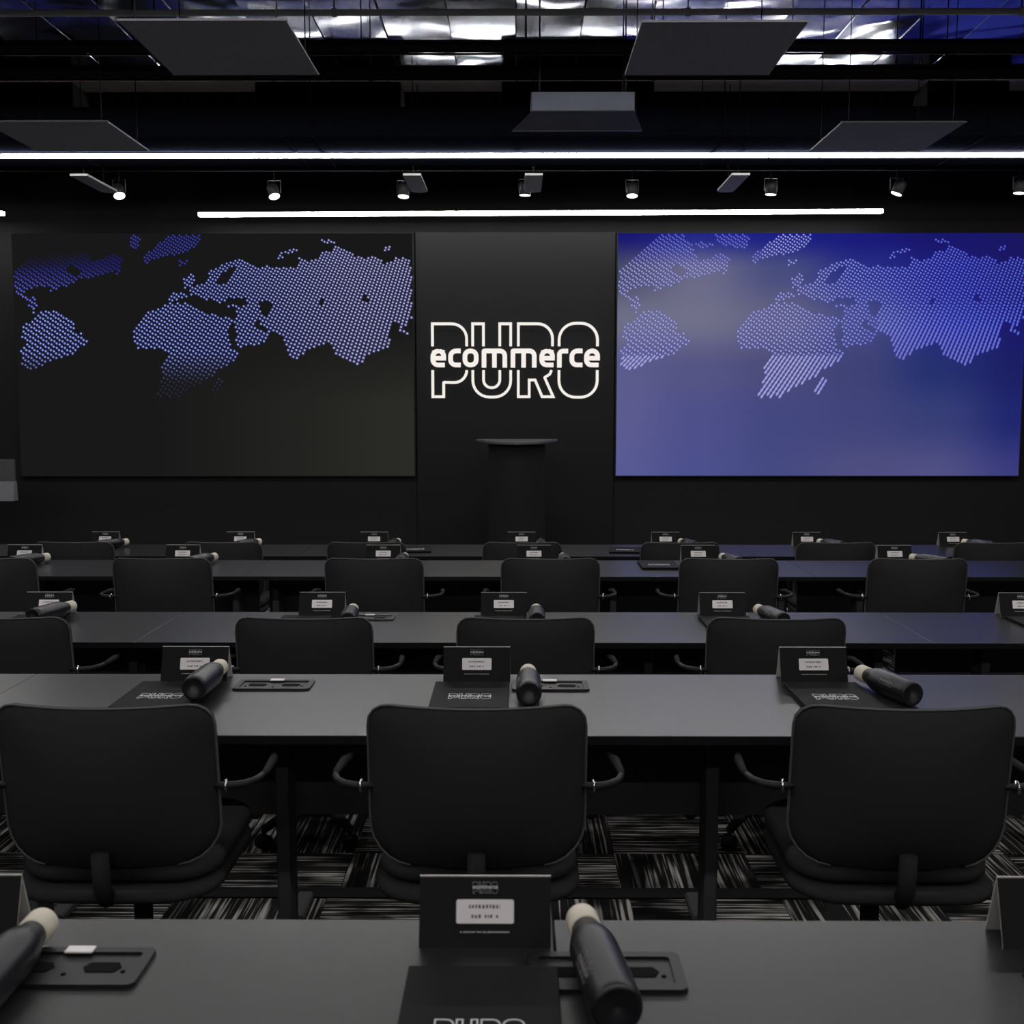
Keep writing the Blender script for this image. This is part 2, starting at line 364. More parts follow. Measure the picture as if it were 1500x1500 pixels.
def video_wall(x0p, x1p, x1b, bgf, look, streak, dxs, label):
    """x0p..x1p: the screen's edges on the wall; dxs: shift of the map inside the picture"""
    xl, xr = atY(x0p, 520, YF).x, atY(x1b, 696, YF).x
    root = empty('video_wall', ((xl + xr) / 2, YF, zb)); W, H = xr - xl, zt - zb
    tag(root, label, 'screen', 'video walls either side of the lit sign')
    MB().box(-W / 2, W / 2, -.05, 0, 0, H).build('cabinet', 'wall_black', root)
    NX, NY = 60, 36; g = MB(); cols = []
    for j in range(NY + 1):
        for i in range(NX + 1):
            g.v.append((-W / 2 + W * i / NX, -.0515, H - H * j / NY)); cols.append(bgf(i / NX, j / NY))
    for j in range(NY):
        for i in range(NX):
            a = j * (NX + 1) + i; g.f.append([a, a + NX + 1, a + NX + 2, a + 1]); g.m.append(0); g.sm.append(False)
    scr = g.build('display', 'screen_picture', root); picture(scr.data, cols)
    for part, lay in (('map_land', 0), ('map_dots', 1)):
        g = MB(); cols = []
        for (x, y, st) in DOTS:
            X = -W / 2 + W * (x + dxs - 28) / 580; Z = H - H * (y - 343) / 353; px = W / 580
            if not (-W / 2 + .01 < X < W / 2 - .01) or Z > H - .012: continue
            f, d = look(x, y); c = d if lay else f
            t = Vector((VP[0] - x, -(VP[1] - y))).normalized()          # string direction, z up
            n = Vector((-t.y, t.x)); r = (1.5 if lay else 3.1) * px * (.82 + .25 * (y - 343) / 200); ln = r
            if lay and streak: ln = r * (1 + 1.3 * max(0, min(1, (y - 440) / 60)) * (1 if x > 400 or y > 520 else 0))
            if not lay: ln = st * .62 * px
            o = len(g.v); K = 6 if lay else 4
            for q in range(K):
                a = 2 * PI * (q + .5) / K; p = t * (math.cos(a) * ln) + n * (math.sin(a) * r)
                g.v.append((X + p.x, -.0525 - .001 * lay, Z + p.y)); cols.append(c)
            g.f.append([o + q for q in range(K)][::-1]); g.m.append(0); g.sm.append(False)
        o = g.build(part, 'screen_picture', root); picture(o.data, cols); o['kind'] = 'stuff'
    fr = MB(); fr.box(-W / 2 - .012, -W / 2, -.055, 0, -.012, H + .012); fr.box(W / 2, W / 2 + .012, -.055, 0, -.012, H + .012)
    fr.box(-W / 2, W / 2, -.055, 0, -.012, 0); fr.box(-W / 2, W / 2, -.055, 0, H, H + .012); fr.build('bezel', 'wall_black', root)
video_wall(28, 608, 608, bg_left, look_left, False, 0, 'black video wall left of the sign, showing a dotted blue world map')
video_wall(903, 1491, 1488, bg_right, look_right, True, -1, 'hazy blue video wall right of the sign, showing a dotted world map')

# ------------------------------------------------------------------ the illuminated sign
def zp(x, y): return atY(590 + x / 3.947, 330 + y / 3.947, YF - .03)
sc0 = zp(650, 770); sgx = (zp(1150, 770).x - zp(150, 770).x) / 1000; sgz = (zp(650, 560).z - zp(650, 1000).z) / 440
OUT = {'outline_letter_p': [([(173,700),(173,571),(370,571),(370,700)],[0,0,85,0]), ([(173,838),(173,992),(236,992),(236,908),(368,912),(370,838)],[0,0,0,4,72,0])],
 'outline_letter_u': [([(405,700),(405,571),(467,571),(467,700)],0), ([(561,700),(561,571),(624,571),(624,700)],0), ([(405,838),(405,994),(624,994),(624,838)],[0,95,95,0]), ([(467,838),(467,940),(561,940),(561,838)],[0,46,46,0])],
 'outline_letter_r': [([(668,700),(668,571),(865,571),(865,700)],[0,0,85,0]), ([(668,838),(668,992),(731,992),(731,895),(765,895),(806,992),(870,992),(820,880),(850,862),(860,838)],[0,0,0,0,0,0,0,4,12,0])],
 'outline_letter_o': [([(903,700),(903,568),(1124,568),(1124,700)],[0,95,95,0]), ([(903,838),(903,995),(1124,995),(1124,838)],[0,95,95,0])]}
def L_e(a, b): return [([(a+22,769),(b-15,769),(b-15,727),(a+15,727),(a+15,808),(b-9,808)],[0,0,30,34,30,0], False)]
def L_c(a, b): return [([(b,727),(a+15,727),(a+15,808),(b,808)],[0,32,30,0], False)]
def L_o(a, b): return [([(a+15,727),(b-15,727),(b-15,808),(a+15,808)],30, True)]
def L_m(a, b):
    c = (a + b) / 2; return [([(a+15,823),(a+15,727),(b-15,727),(b-15,823)],[0,3,28,0], False), ([(c,823),(c,727)],0, False)]
def L_r(a, b): return [([(a+15,823),(a+15,728),(b,728)],[0,20,0], False)]
WORD = [L_e(160,252), L_c(262,335), L_o(345,440), L_m(455,605), L_m(622,775), L_e(788,880), L_r(890,955), L_c(962,1038), L_e(1046,1140)]
WN = ['e','c','o','m','m','e','r','c','e']
sign = empty('wall_sign', (sc0.x, YF - .03, sc0.z))
tag(sign, 'glowing white wall sign reading PURO ecommerce between the two screens', 'sign')
def sgn(x, y, z): return ((x - 650) * sgx, -.004 - z * .022, (770 - y) * sgz)
for nm, paths in OUT.items():
    for pts, rad in paths:
        g = MB(); ribbon(g, rpath(pts, rad), 15, fn=sgn); g.build(nm, 'sign_glow', sign)
for nm, paths in zip(WN, WORD):
    g = MB()
    for pts, rad, cl in paths: ribbon(g, rpath(pts, rad, cl), 26, cl, fn=lambda x, y, z: sgn(x, y, z * 1.25))
    g.build('letter_' + nm, 'sign_glow', sign)
# the same mark as a small print (unit: sign widths), lying in xy, and its lettering alone for the cards
def logo_mesh(name, fn, m_='print_white', wo=18, seg=3):
    g = MB()
    if True:
        for paths in OUT.values():
            for pts, rad in paths: ribbon(g, rpath(pts, rad, seg=seg), wo, fn=fn)
    for paths in WORD:
        for pts, rad, cl in paths: ribbon(g, rpath(pts, rad, cl, seg=seg), 30, cl, fn=fn)
    return g.mesh(name, m_)
logo_flat = logo_mesh('logo_print', lambda x, y, z: ((x - 650) / 980, (782 - y) / 980, z * .004))
logo_card = logo_mesh('logo_print', lambda x, y, z: ((x - 650) / 980, (782 - y) / 980, z * .004), wo=6)

# ------------------------------------------------------------------ desks
DX = [-4.83, -3.20, -1.57, .06, 1.70, 3.33, 4.96]
ROWS = {5: (1.066, T1, .747), 4: (2.729, T1, .747), 3: (4.258, T2, .747), 2: (5.964, T2, .747), 1: (7.45, T3, .747)}
DEP = .652
RN = {5: 'row nearest the camera', 4: 'second row from the camera', 3: 'third row from the camera', 2: 'fourth row from the camera', 1: 'farthest row'}
ORD = ['leftmost', 'second from left', 'third from left', 'fourth from left', 'fifth from left', 'sixth from left', 'seventh from left']
def make_desk(wd):
    r = empty('desk'); h = wd / 2 - .0015
    MB().box(-h, h, 0, DEP, .723, .747, b=.0015).build('desktop', 'desk_top', r)
    MB().box(-h, h, -.0025, -.0002, .7235, .7462).build('edge_band', 'desk_edge', r)
    MB().box(-h + .03, h - .03, DEP - .14, DEP - .122, .33, .722).build('modesty_panel', 'desk_frame', r)
    return r
for row, (y0, zf, th) in ROWS.items():
    rng = range(0, 6) if row == 1 else (range(2, 4) if row == 5 else range(1, 5))
    names = len(rng)
    for k, i in enumerate(rng):
        wd = DX[i + 1] - DX[i]; r = make_desk(wd); r.location = ((DX[i] + DX[i + 1]) / 2, y0, zf)
        for sx in ((-.695 - r.location.x if i == 2 else (.575 - r.location.x if i == 3 else -wd / 2 + .35)), (-wd / 2 + .12 if i == 2 else wd / 2 - .12)):
            lg = MB().box(sx - .019, sx + .019, DEP - .36, DEP - .25, .03, .722, b=.004).build('leg', 'desk_frame', r)
            MB().box(sx - .025, sx + .025, .20, DEP - .04, 0, .03, b=.006).build('foot', 'desk_frame', lg)
        tag(r, 'grey topped black desk, %s, %s' % (RN[row], ORD[k] if row < 5 else ('left one', 'right one')[k]), 'desk', 'joined desks of the ' + RN[row])
def top_z(row): return ROWS[row][1] + .747

# ------------------------------------------------------------------ chairs
def make_chair():
    root = empty('office_chair')
    NU, NV = 14, 16; W = .262; z0, z1 = .505, .912; H = z1 - z0
    def hw(z):
        rt, rb = .055, .10; d = z1 - z; e = z - z0; w_ = W - .018 * (e / H) ** 2 * 0
        if d < rt: w_ -= rt - math.sqrt(max(0, rt * rt - (rt - d) ** 2))
        if e < rb: w_ -= rb - math.sqrt(max(0, rb * rb - (rb - e) ** 2))
        return w_
    def yc(x, z): return -.215 - .05 * (z - z0) / H + .9 * x * x - .03 * math.sin(PI * (z - z0) / H) * (1 - (x / W) ** 2)
    zs = [z0 + H * (1 - math.cos(PI * j / NV)) / 2 for j in range(NV + 1)]
    g = MB()
    for side in (-1, 1):
        vs = []
        for z in zs:
            for i in range(NU + 1):
                u = -1 + 2 * i / NU; x = u * hw(z); edge = max(abs(u), abs(2 * (z - z0) / H - 1)); t = .007 + .020 * (1 - edge ** 5)
                vs.append((x, yc(x, z) + side * t, z))
        fs = []
        for j in range(NV):
            for i in range(NU):
                a = j * (NU + 1) + i; q = (a, a + 1, a + NU + 2, a + NU + 1); fs.append(q if side < 0 else q[::-1])
        g.add(vs, fs, 0, True)
    n = (NU + 1) * (NV + 1)
    rim = [i for i in range(NU + 1)] + [(j + 1) * (NU + 1) - 1 for j in range(1, NV + 1)] + [NV * (NU + 1) + i for i in range(NU - 1, -1, -1)] + [j * (NU + 1) for j in range(NV - 1, 0, -1)]
    for k in range(len(rim)):
        a, c = rim[k], rim[(k + 1) % len(rim)]; g.f.append([a, a + n, c + n, c]); g.m.append(0); g.sm.append(True)
    g.build('backrest', 'chair_fabric', root)
    # piping along the rear edge
    path = []
    for z in zs: path.append((hw(z), z))
    path += [(-x, z) for x, z in path[::-1]]
    P = []
    last = None
    for x, z in path:
        p = Vector((x, yc(x, z) - .0075, z))
        if last is None or (p - last).length > .004: P.append(p); last = p
    top = [Vector((x, yc(x, z1) - .0075, z1)) for x in [hw(z1) * (1 - 2 * i / 10) for i in range(1, 10)]]
    k = min(range(len(P)), key=lambda i: (P[i] - top[0]).length)
    ri = [p for p in P if p.x > 0]; le = [p for p in P if p.x < 0]
    MB().tube(ri + top + le, .0035, 6).build('piping', 'chair_piping', root)
    # seat: rounded cushion on a shell
    def slab(w_, y0, y1, za, zb_, r, name, m_):
        pts = rpath([(-w_, y0), (w_, y0), (w_, y1), (-w_, y1)], r, True, 6); cx, cy = 0, (y0 + y1) / 2
        mb = MB(); rings = []
        for z, s in ((za, .93), (za + (zb_ - za) * .3, 1), (zb_ - (zb_ - za) * .25, 1), (zb_, .94)):
            rings.append([(cx + (p.x - cx) * s, cy + (p.y - cy) * s, z) for p in pts])
        K = len(pts); vs = [p for r_ in rings for p in r_]; fs = [list(range(K))[::-1], [3 * K + q for q in range(K)]]
        for a in range(3):
            for q in range(K): fs.append((a * K + q, a * K + (q + 1) % K, (a + 1) * K + (q + 1) % K, (a + 1) * K + q))
        mb.add(vs, fs, 0, True); return mb.build(name, m_, root)
    slab(.245, -.20, .26, .452, .505, .10, 'seat', 'chair_fabric')
    slab(.252, -.245, .25, .418, .452, .12, 'seat_shell', 'chair_base')
    br = MB(); br.tube([(0, -.23, .43), (0, -.262, .47), (0, -.27, .56)], .022, 8); br.build('back_bracket', 'chair_base', root)
    for s in (-1, 1):
        pts = [(s * .225, -.185, .700), (s * .262, -.187, .700), (s * .275, -.188, .699), (s * .300, -.186, .699), (s * .325, -.176, .700), (s * .345, -.155, .702), (s * .355, -.125, .704)]
        a = MB().tube(pts, [.008, .008, .0095, .0105, .010, .009, .008], 10).build('armrest', 'chair_plastic', root)
        MB().tube([(s * .352, -.135, .703), (s * .357, -.10, .704), (s * .352, .0, .700), (s * .340, .07, .690)], [.006, .009, .012, .008], 8).build('arm_pad', 'chair_base', a)
        MB().tube([(s * .2785, -.188, .699), (s * .2835, -.1875, .699)], .0165, 14).build('ring', 'chrome', a)
    MB().lathe([(.05, .42), (.045, .40), (.024, .39), (.024, .24), (.031, .235), (.031, .10)][::-1], 14).build('gas_column', 'chair_base', root)
    for k in range(5):
        a = 2 * PI * k / 5 + .32; c, s_ = math.cos(a), math.sin(a)
        l = MB().tube([(0, 0, .125), (c * .12, s_ * .12, .112), (c * .285, s_ * .285, .078)], [.032, .024, .016], 8).build('base_leg', 'chair_base', root)
        q = Vector((c * .285, s_ * .285, .029)); ax = Vector((-s_, c, 0))
        MB().tube([q - ax * .022, q + ax * .022], .029, 12).tube([q + Vector((0, 0, .02)), q + Vector((0, 0, .055))], .009, 6).build('caster', 'chair_base', l)
    return root
proto = make_chair()
CHAIRS = {4: (2.40, [(150, .0), (698, 0), (1331, -.02)]), 3: (3.91, [(-2, 0), (443.5, 0), (770, .0), (1141.5, -.03)]),
          2: (5.50, [(-22, 0), (234, .02), (547, 0), (806.5, 0), (1070, -.02), (1348, -.02)]), 1: (6.90, [(107, 0), (325, 0), (536, 0), (765, 0), (997, 0), (1226, 0), (1458, 0)])}
first = True
for row, (yb, lst) in CHAIRS.items():
    zf = ROWS[row][1]
    for k, (px, rz) in enumerate(lst):
        c = proto if first else copy_tree(proto); first = False
        c.location = (atY(px, {4: 1100, 3: 935, 2: 835, 1: 803}[row], yb + .045).x, yb + .275, zf); c.rotation_euler.z = rz
        tag(c, 'black upholstered swivel chair, %s, %s' % (RN[row], ORD[k]), 'chair', 'swivel chairs of the ' + RN[row])

# ------------------------------------------------------------------ name cards, folders, bottles, table sockets
def make_card():
    r = empty('name_card'); W, Hc, D = .2125, .106, .066     # front foot at y=0, ridge at y=D/2
    def leaf(name, ya, yb_, flip):
        t = .0012; g = MB(); vs = [(x, y + (o if flip else -o) * 0, z) for x in (-W / 2, W / 2) for (y, z, o) in ((ya, 0, 0), (yb_, Hc, 0))]
        e = .0016 if not flip else -.0016
        vs2 = [(x, y + e, z) for x, y, z in vs]
        al = vs + vs2                                        # 0,1 left foot/top, 2,3 right; +4 inner
        g.add(al, [(0, 2, 3, 1)], 0); g.add(al, [(4, 5, 7, 6), (0, 1, 5, 4), (2, 6, 7, 3), (0, 4, 6, 2), (1, 3, 7, 5)], 1)
        return g.build(name, ['card_black', 'card_white'], r)
    leaf('front_panel', 0, D / 2, False); leaf('back_panel', D, D / 2, True)
    tilt = math.atan2(D / 2, Hc)
    def on(z, x=0): return (x, z / Hc * D / 2 - .0006, z)
    rot = (PI / 2 - tilt, 0, 0)
    o = inst('logo_print', logo_card, r, on(.088), rot, (.041, .041, .3))
    lb = MB().add([], []); lab = MB().prism([(p.x, p.y) for p in rpath([(-.0465, -.0185), (.0465, -.0185), (.0465, .0185), (-.0465, .0185)], .003, True, 3)], 0, .0005).build('name_label', 'label_white', r, on(.053)); lab.rotation_euler = rot
    def words(y, x0, x1, h, seed):
        rnd = random.Random(seed); g = MB(); x = x0
        while x < x1:
            l = rnd.uniform(.5, 1.0) * h
            g.box(x, min(x + l * .7, x1), y - h / 2 * rnd.uniform(.7, 1), y + h / 2 * rnd.uniform(.7, 1), .0005, .0008); x += l + (h * .8 if rnd.random() < .14 else h * .12)
        return g
    g = words(.0075, -.026, .024, .0062, 3); h = words(-.0075, -.022, .022, .0058, 5); g.add(h.v, h.f)
    g.build('name_lettering', 'ink_grey', lab)
    g = words(0, -.04, .04, .0026, 9); o = g.build('web_line', 'print_white', r, on(.023)); o.rotation_euler = rot
    return r
def make_folder():
    r = empty('gift_folder'); MB().box(-.114, .114, -.29, 0, 0, .004, b=.001).build('back_cover', 'folder_black', r)
    MB().box(-.111, .111, -.287, -.003, .004, .010).build('pages', 'folder_black', r)
    MB().box(-.114, .114, -.29, 0, .010, .014, b=.0012).build('front_cover', 'folder_black', r)
    inst('logo_print', logo_flat, r, (0, -.172, .0141), (0, 0, 0), (.128, .128, .12)); return r
BR = .0375
def make_bottle():
    r = empty('water_bottle')                # lies on its side, base at y=0, cap towards +y
    M = Matrix.Translation((0, 0, BR)) @ Matrix.Rotation(-PI / 2, 4, 'X')
    MB().lathe([(.0, 0.003), (.026, .003), (.031, 0), (.0345, .002), (.037, .010), (BR, .02), (BR, .155), (.0365, .17), (.0335, .185), (.028, .203), (.0235, .218), (.0225, .226)], 28, M=M).build('body', 'bottle_black', r)
    MB().lathe([(.0225, .226), (.0255, .228), (.0258, .262), (.0245, .267), (.012, .268)], 24, M=M).build('cap', 'cap_cream', r)
    def cyl(x, y, z):                       # the mark wraps the body, reading along its length
        ax = .085 + (x - 650) / 980 * .06; s = (770 - y) / 980 * .06; a = PI / 2 + 1.0 + s / BR; rr = BR + .0003 + z * .0004
        return (rr * math.cos(a), ax, BR + rr * math.sin(a))
    g = logo_mesh('logo_print', cyl, 'print_grey'); o = bpy.data.objects.new('logo_print', g); C.objects.link(o); o.parent = r
    return r
def make_socket():
    r = empty('desk_socket'); W, D = .24, .112
    def rr(w_, d_, rad): return [(p.x, p.y) for p in rpath([(-w_, -d_), (w_, -d_), (w_, d_), (-w_, d_)], rad, True, 4)]
    g = MB(); o_ = rr(W / 2, D / 2, .012); i_ = rr(W / 2 - .018, D / 2 - .016, .006); K = len(o_)
    vs = [(x, y, 0) for x, y in o_] + [(x * .99, y * .985, .007) for x, y in o_] + [(x, y, .007) for x, y in i_] + [(x, y, .003) for x, y in i_]
    fs = [(a * K + q, a * K + (q + 1) % K, (a + 1) * K + (q + 1) % K, (a + 1) * K + q) for a in range(3) for q in range(K)] + [[3 * K + q for q in range(K)]]
    g.add(vs, fs); g.build('rim', 'socket_plastic', r)
    for x in (-.052, .052):
        pts = [(x - .03, 0), (x - .022, -.014), (x + .022, -.014), (x + .03, 0), (x + .022, .014), (x - .022, .014)]
        MB().prism(pts, .0030, .0042).build('outlet', 'socket_hole', r)
    MB().box(-.022, .022, .034, .054, .0071, .0105, b=.001).build('tag', 'label_white', r)
    for x in (-.088, 0, .088): MB().lathe([(.004, .003), (.004, .0042)], 8).build('screw', 'socket_hole', r, (x, -.012 if x else -.02, 0))
    return r
P_card, P_fold, P_bot, P_sock = make_card(), make_folder(), make_bottle(), make_socket()
used = set()
def put(p, loc, rz, label, cat, group):
    c = p if id(p) not in used else copy_tree(p); used.add(id(p)); c.location = loc; c.rotation_euler.z = rz
    return tag(c, label, cat, group)
CARDS = {5: [-85, 709, 1580], 4: [281, 698, 1196], 3: [70, 471, 738, 1059, 1500], 2: [38, 269, 562, 782, 1022, 1309], 1: [157, 354, 549, 764, 974, 1180, 1393]}
for row, lst in CARDS.items():
    yf = ROWS[row][0] + DEP - .094
    for k, px in enumerate(lst):
        X = atY(px, 900, yf).x
        if row == 5 and k == 0: X = atY(20, 1340, yf).x - .106
        if row == 5 and k == 2: X = atY(1470, 1380, yf).x + .106
        if row == 3 and k == 4: X = atY(1466, 900, yf).x + .106
        put(P_card, (X, yf, top_z(row)), 0, 'black tent name card, %s, %s' % (RN[row], ORD[k]), 'name card', 'tent name cards on the desks')
        if row >= 3 or k in (2, 4):
            if row == 5 and k == 0: continue
            X2 = X + {(4, 0): -.03, (4, 1): -.012, (4, 2): .0, (3, 1): -.05, (3, 2): -.02, (3, 3): -.01}.get((row, k), 0)
            if row <= 2: continue
            put(P_fold, (X2, yf - .05 - (.03 if row == 5 else 0), top_z(row)), 0, 'flat black folder with white logo, %s, %s' % (RN[row], ORD[k - (1 if row == 5 else 0)]), 'folder', 'logo folders on the desks')
for row, px, py, rz, nm in ((1, 606, 806, .1, 'left one'), (1, 918, 807, -.1, 'right one'), (2, 964, 829, 0, 'beside the fifth card')):
    p = atZ(px, py, top_z(row))
    put(P_fold, (p.x, p.y + .13, top_z(row)), rz, 'flat black folder with white logo, %s, %s' % (RN[row], nm), 'folder', 'logo folders on the desks')
for row, lst in {5: [(905, 1530, .13), (-62, 1530, 0)], 4: [(283, 1012, -.02), (775, 1019, 0), (1338, 1012, .26)], 3: [(48, 908, -.25), (509, 908, .06), (787, 906, 0), (1148, 907, .2)],
                 2: [(16, 824, -.45), (278, 826, -.3), (586, 826, 0), (829, 827, .03), (1082, 827, .18), (1388, 827, .5)], 1: [(144, 802, -.5), (348, 803, -.4), (572, 803, -.1), (793, 803, 0), (1018, 803, .25), (1234, 803, .4), (1456, 803, .5)]}.items():
    lst = sorted(lst)
    for k, (px, py, rz) in enumerate(lst):
        yb = {5: 1.365, 4: ROWS[4][0] + .275, 3: ROWS[3][0] + .27, 2: ROWS[2][0] + .29, 1: ROWS[1][0] + .29}[row]
        X = atY(px, py, yb).x
        up = .0145 if (row, k) in ((4, 0), (3, 0)) else (.0105 if (row, k) == (5, 1) else 0)
        put(P_bot, (X, yb, top_z(row) + up), rz, 'black bottle with cream cap, %s, %s' % (RN[row], ORD[k]), 'bottle', 'bottles lying on the desks')
for row, px, py, w_ in ((5, 163 - 62, 1420, 0), (5, 957 - 70, 1427, 1), (4, 402, 1005, 0), (4, 806, 1006, 1), (3, 540, 906, 0)):
    p = atZ(px, py, top_z(row)); rows_ = {5: 'row nearest the camera', 4: 'second row from the camera', 3: 'third row from the camera'}[row]
    put(P_sock, (p.x, p.y, top_z(row)), 0, 'black power socket plate in the desk, %s, %s one' % (rows_, ('left', 'right')[w_]), 'socket', 'socket plates in the desktops')

# ------------------------------------------------------------------ front of the room
lx = atY(757, 650, 9.75)
lec = empty('lectern', (lx.x, 9.75, T3)); zl = atY(757, 643, 9.75).z - T3
tag(lec, 'black lectern with curved top standing under the lit sign', 'lectern')
arc = [(-.375 + .75 * i / 16, -.30 * (1 - (2 * i / 16 - 1) ** 2)) for i in range(17)]
g = MB(); n = len(arc); dz = lambda y: y * .085
vs = [(x, y, zl + dz(y)) for x, y in arc] + [(x, y, zl + dz(y) - .018) for x, y in arc]
g.add(vs, [list(range(n)), [n + k for k in range(n)][::-1]] + [(k, n + k, n + (k + 1) % n, (k + 1) % n) for k in range(n)]); g.build('top', 'lectern_top', lec)
g = MB(); ar2 = [(x * .7, y * .7) for x, y in arc]
g.prism(ar2, .03, zl - .05); g.build('body', 'lectern_black', lec)
MB().box(-.32, .32, -.28, .06, 0, .03, b=.006).build('plinth', 'lectern_black', lec)
mr = atY(22, 700, 9.6); mt, mb_ = atY(22, 673, 9.6).z, atY(22, 733, 9.6).z
mon = empty('stage_monitor', (mr.x - .45, 9.6, T3)); tag(mon, 'grey flat monitor on a stand at the far left edge', 'monitor')
a, c = mb_ - T3, mt - T3; mid = a + (c - a) * .47
MB().box(-.45, .45, -.02, .02, mid, c, b=.004).build('screen', 'lectern_top', mon)
MB().add([(-.455, -.024, mid), (.455, -.024, mid), (.462, -.075, a), (-.462, -.075, a), (-.455, .02, mid), (.455, .02, mid), (.462, .02, a), (-.462, .02, a)], [(0, 3, 2, 1), (4, 5, 6, 7), (0, 1, 5, 4), (3, 7, 6, 2), (0, 4, 7, 3), (1, 2, 6, 5)]).build('speaker_shelf', 'monitor_grey', mon)
MB().box(-.03, .03, -.01, .03, .02, a, b=.004).build('post', 'lectern_black', mon)
MB().box(-.3, .3, -.25, .25, 0, .025, b=.006).build('base', 'lectern_black', mon)

# ------------------------------------------------------------------ ceiling services
def rods(mb, pts, z0, r=.004):
    for x, y in pts: mb.tube([(x, y, z0), (x, y, ZC - .03)], r, 6)
def panel(pxs, label):
    zp_ = 3.31; P = [atZ(x, y, zp_) for x, y in pxs]      # near-left, near-right, far-left, far-right
    xa, xb = (P[0].x + P[2].x) / 2, (P[1].x + P[3].x) / 2; ya, yb_ = (P[0].y + P[1].y) / 2, (P[2].y + P[3].y) / 2
    r = empty('ceiling_panel', ((xa + xb) / 2, (ya + yb_) / 2, zp_)); w_, d_ = (xb - xa) / 2, (yb_ - ya) / 2
    tag(r, label, 'ceiling panel', 'square acoustic panels hung from the ceiling')
    MB().box(-w_, w_, -d_, d_, 0, .010, b=.002).build('absorber', 'acoustic_grey', r)
    g = MB(); g.box(-w_ - .004, w_ + .004, -d_ - .006, -d_ - .0005, 0, .010); g.box(-w_ - .004, w_ + .004, d_ + .0005, d_ + .006, 0, .010); g.build('edge_frame', 'frame_grey', r)
    for sx in (-1, 1):
        for sy in (-1, 1): MB().tube([(sx * w_ * .85, sy * d_ * .85, .010), (sx * w_ * .85, sy * d_ * .85, ZC - zp_ - .028)], .003, 6).build('hanger_wire', 'rod_black', r)
panel([(180, 31), (426, 31), (248, 110), (462, 110)], 'dark square acoustic ceiling panel at upper left, nearest the camera there')
panel([(940, 33), (1184, 33), (915, 110), (1126, 110)], 'grey square acoustic ceiling panel right of the centre, nearest the camera')
panel([(-22, 179), (158, 179), (50, 221), (218, 221)], 'grey square acoustic ceiling panel at the far left, above the long light')
panel([(1234, 180), (1413, 180), (1186, 221), (1352, 221)], 'grey square acoustic ceiling panel at the far right, above the long light')

def light_line(name, x0, x1, y, z, label, grp, duct=True, back=False):
    r = empty(name, ((x0 + x1) / 2, y, z)); h = (x1 - x0) / 2; tag(r, label, 'light', grp)
    dh, ph = (.021, .027) if duct else (.0308, .062)      # under a duct the profile sits flush
    MB().box(-h, h, -.026, .026, dh + .0002, ph, b=.002).build('profile', 'ceiling_black', r)
    if back: MB().box(-h, h, .0262, .029, .004, ph).build('back_fin', 'ceiling_black', r)  # added shield that keeps this line's light off the wall behind
    MB().box(-h + .004, h - .004, -.025, .025, 0, dh).build('diffuser', 'led_white', r)
    for x in ([-h + .3, h - .3] + ([0] if h > 2 else [])):
        MB().tube([(x, 0, ph), (x, 0, 3.921 - z if not duct else .030)], .004, 6).build('hanger', 'rod_black', r)
    return r
G1 = 'long white light lines under the ceiling'
y1_ = atZ(750, 230, 3.42).y
def duct(y, label):
    r = empty('ceiling_duct', (0, y, 3.449)); tag(r, label, 'duct', 'flat dark ducts carrying the light lines')
    d0, d1 = -.46, .40
    for k in range(8):
        xa = -6.4 + k * 1.6; MB().box(xa + .002, xa + 1.598, d0, d1, 0, .2, b=.006).build('duct_section', 'duct_metal', r)
        MB().box(xa - .012, xa + .012, d0 - .008, d1 + .008, -.006, .206).build('flange', 'duct_metal', r)
    for x in (-4.2, -1.4, 1.4, 4.2):
        for yy in (d0 - .02, d1 + .02): MB().tube([(x, yy, -.009), (x, yy, ZC - 3.449 - .002)], .004, 6).build('hanger_rod', 'rod_black', r)
        MB().box(x - .015, x + .015, d0 - .03, d1 + .03, -.010, -.0062).build('bracket', 'duct_metal', r)
duct(y1_, 'flat dark metal duct running across above the long light line')
for k, yy in enumerate((4.2, 1.1, -2.1)): duct(yy, 'flat dark metal duct above %s' % ['the desks, just out of the upper frame edge', 'the nearest desk row', 'the back of the room'][k])  # ducts added out of view to keep uplight off the foil
light_line('linear_light', -6.4, 6.4, y1_, 3.42, 'long white light line running across the whole room under the duct', G1)
for k, yy in enumerate((4.2, 1.1, -2.1)):  # unseen lines added to raise the general light in the room
    light_line('linear_light', -6.4, 6.4, yy, 3.42, ['long white light line above the desks behind the upper frame edge', 'long white light line above the nearest desk row', 'long white light line at the back of the room'][k], G1)
Y2 = 10.12; pa, pb = atY(291, 317, Y2), atY(1293, 312, Y2)
l2 = light_line('linear_light', pa.x, pb.x, Y2, (pa.z + pb.z) / 2, 'shorter white light line close to the screens and sign', G1, False, True); l2.rotation_euler.y = -math.atan2(pb.z - pa.z, pb.x - pa.x)
pe = atY(6, 315, Y2); light_line('linear_light', -6.3, pe.x, Y2, pe.z, 'white light line whose end shows at the far left edge', G1, False, True)

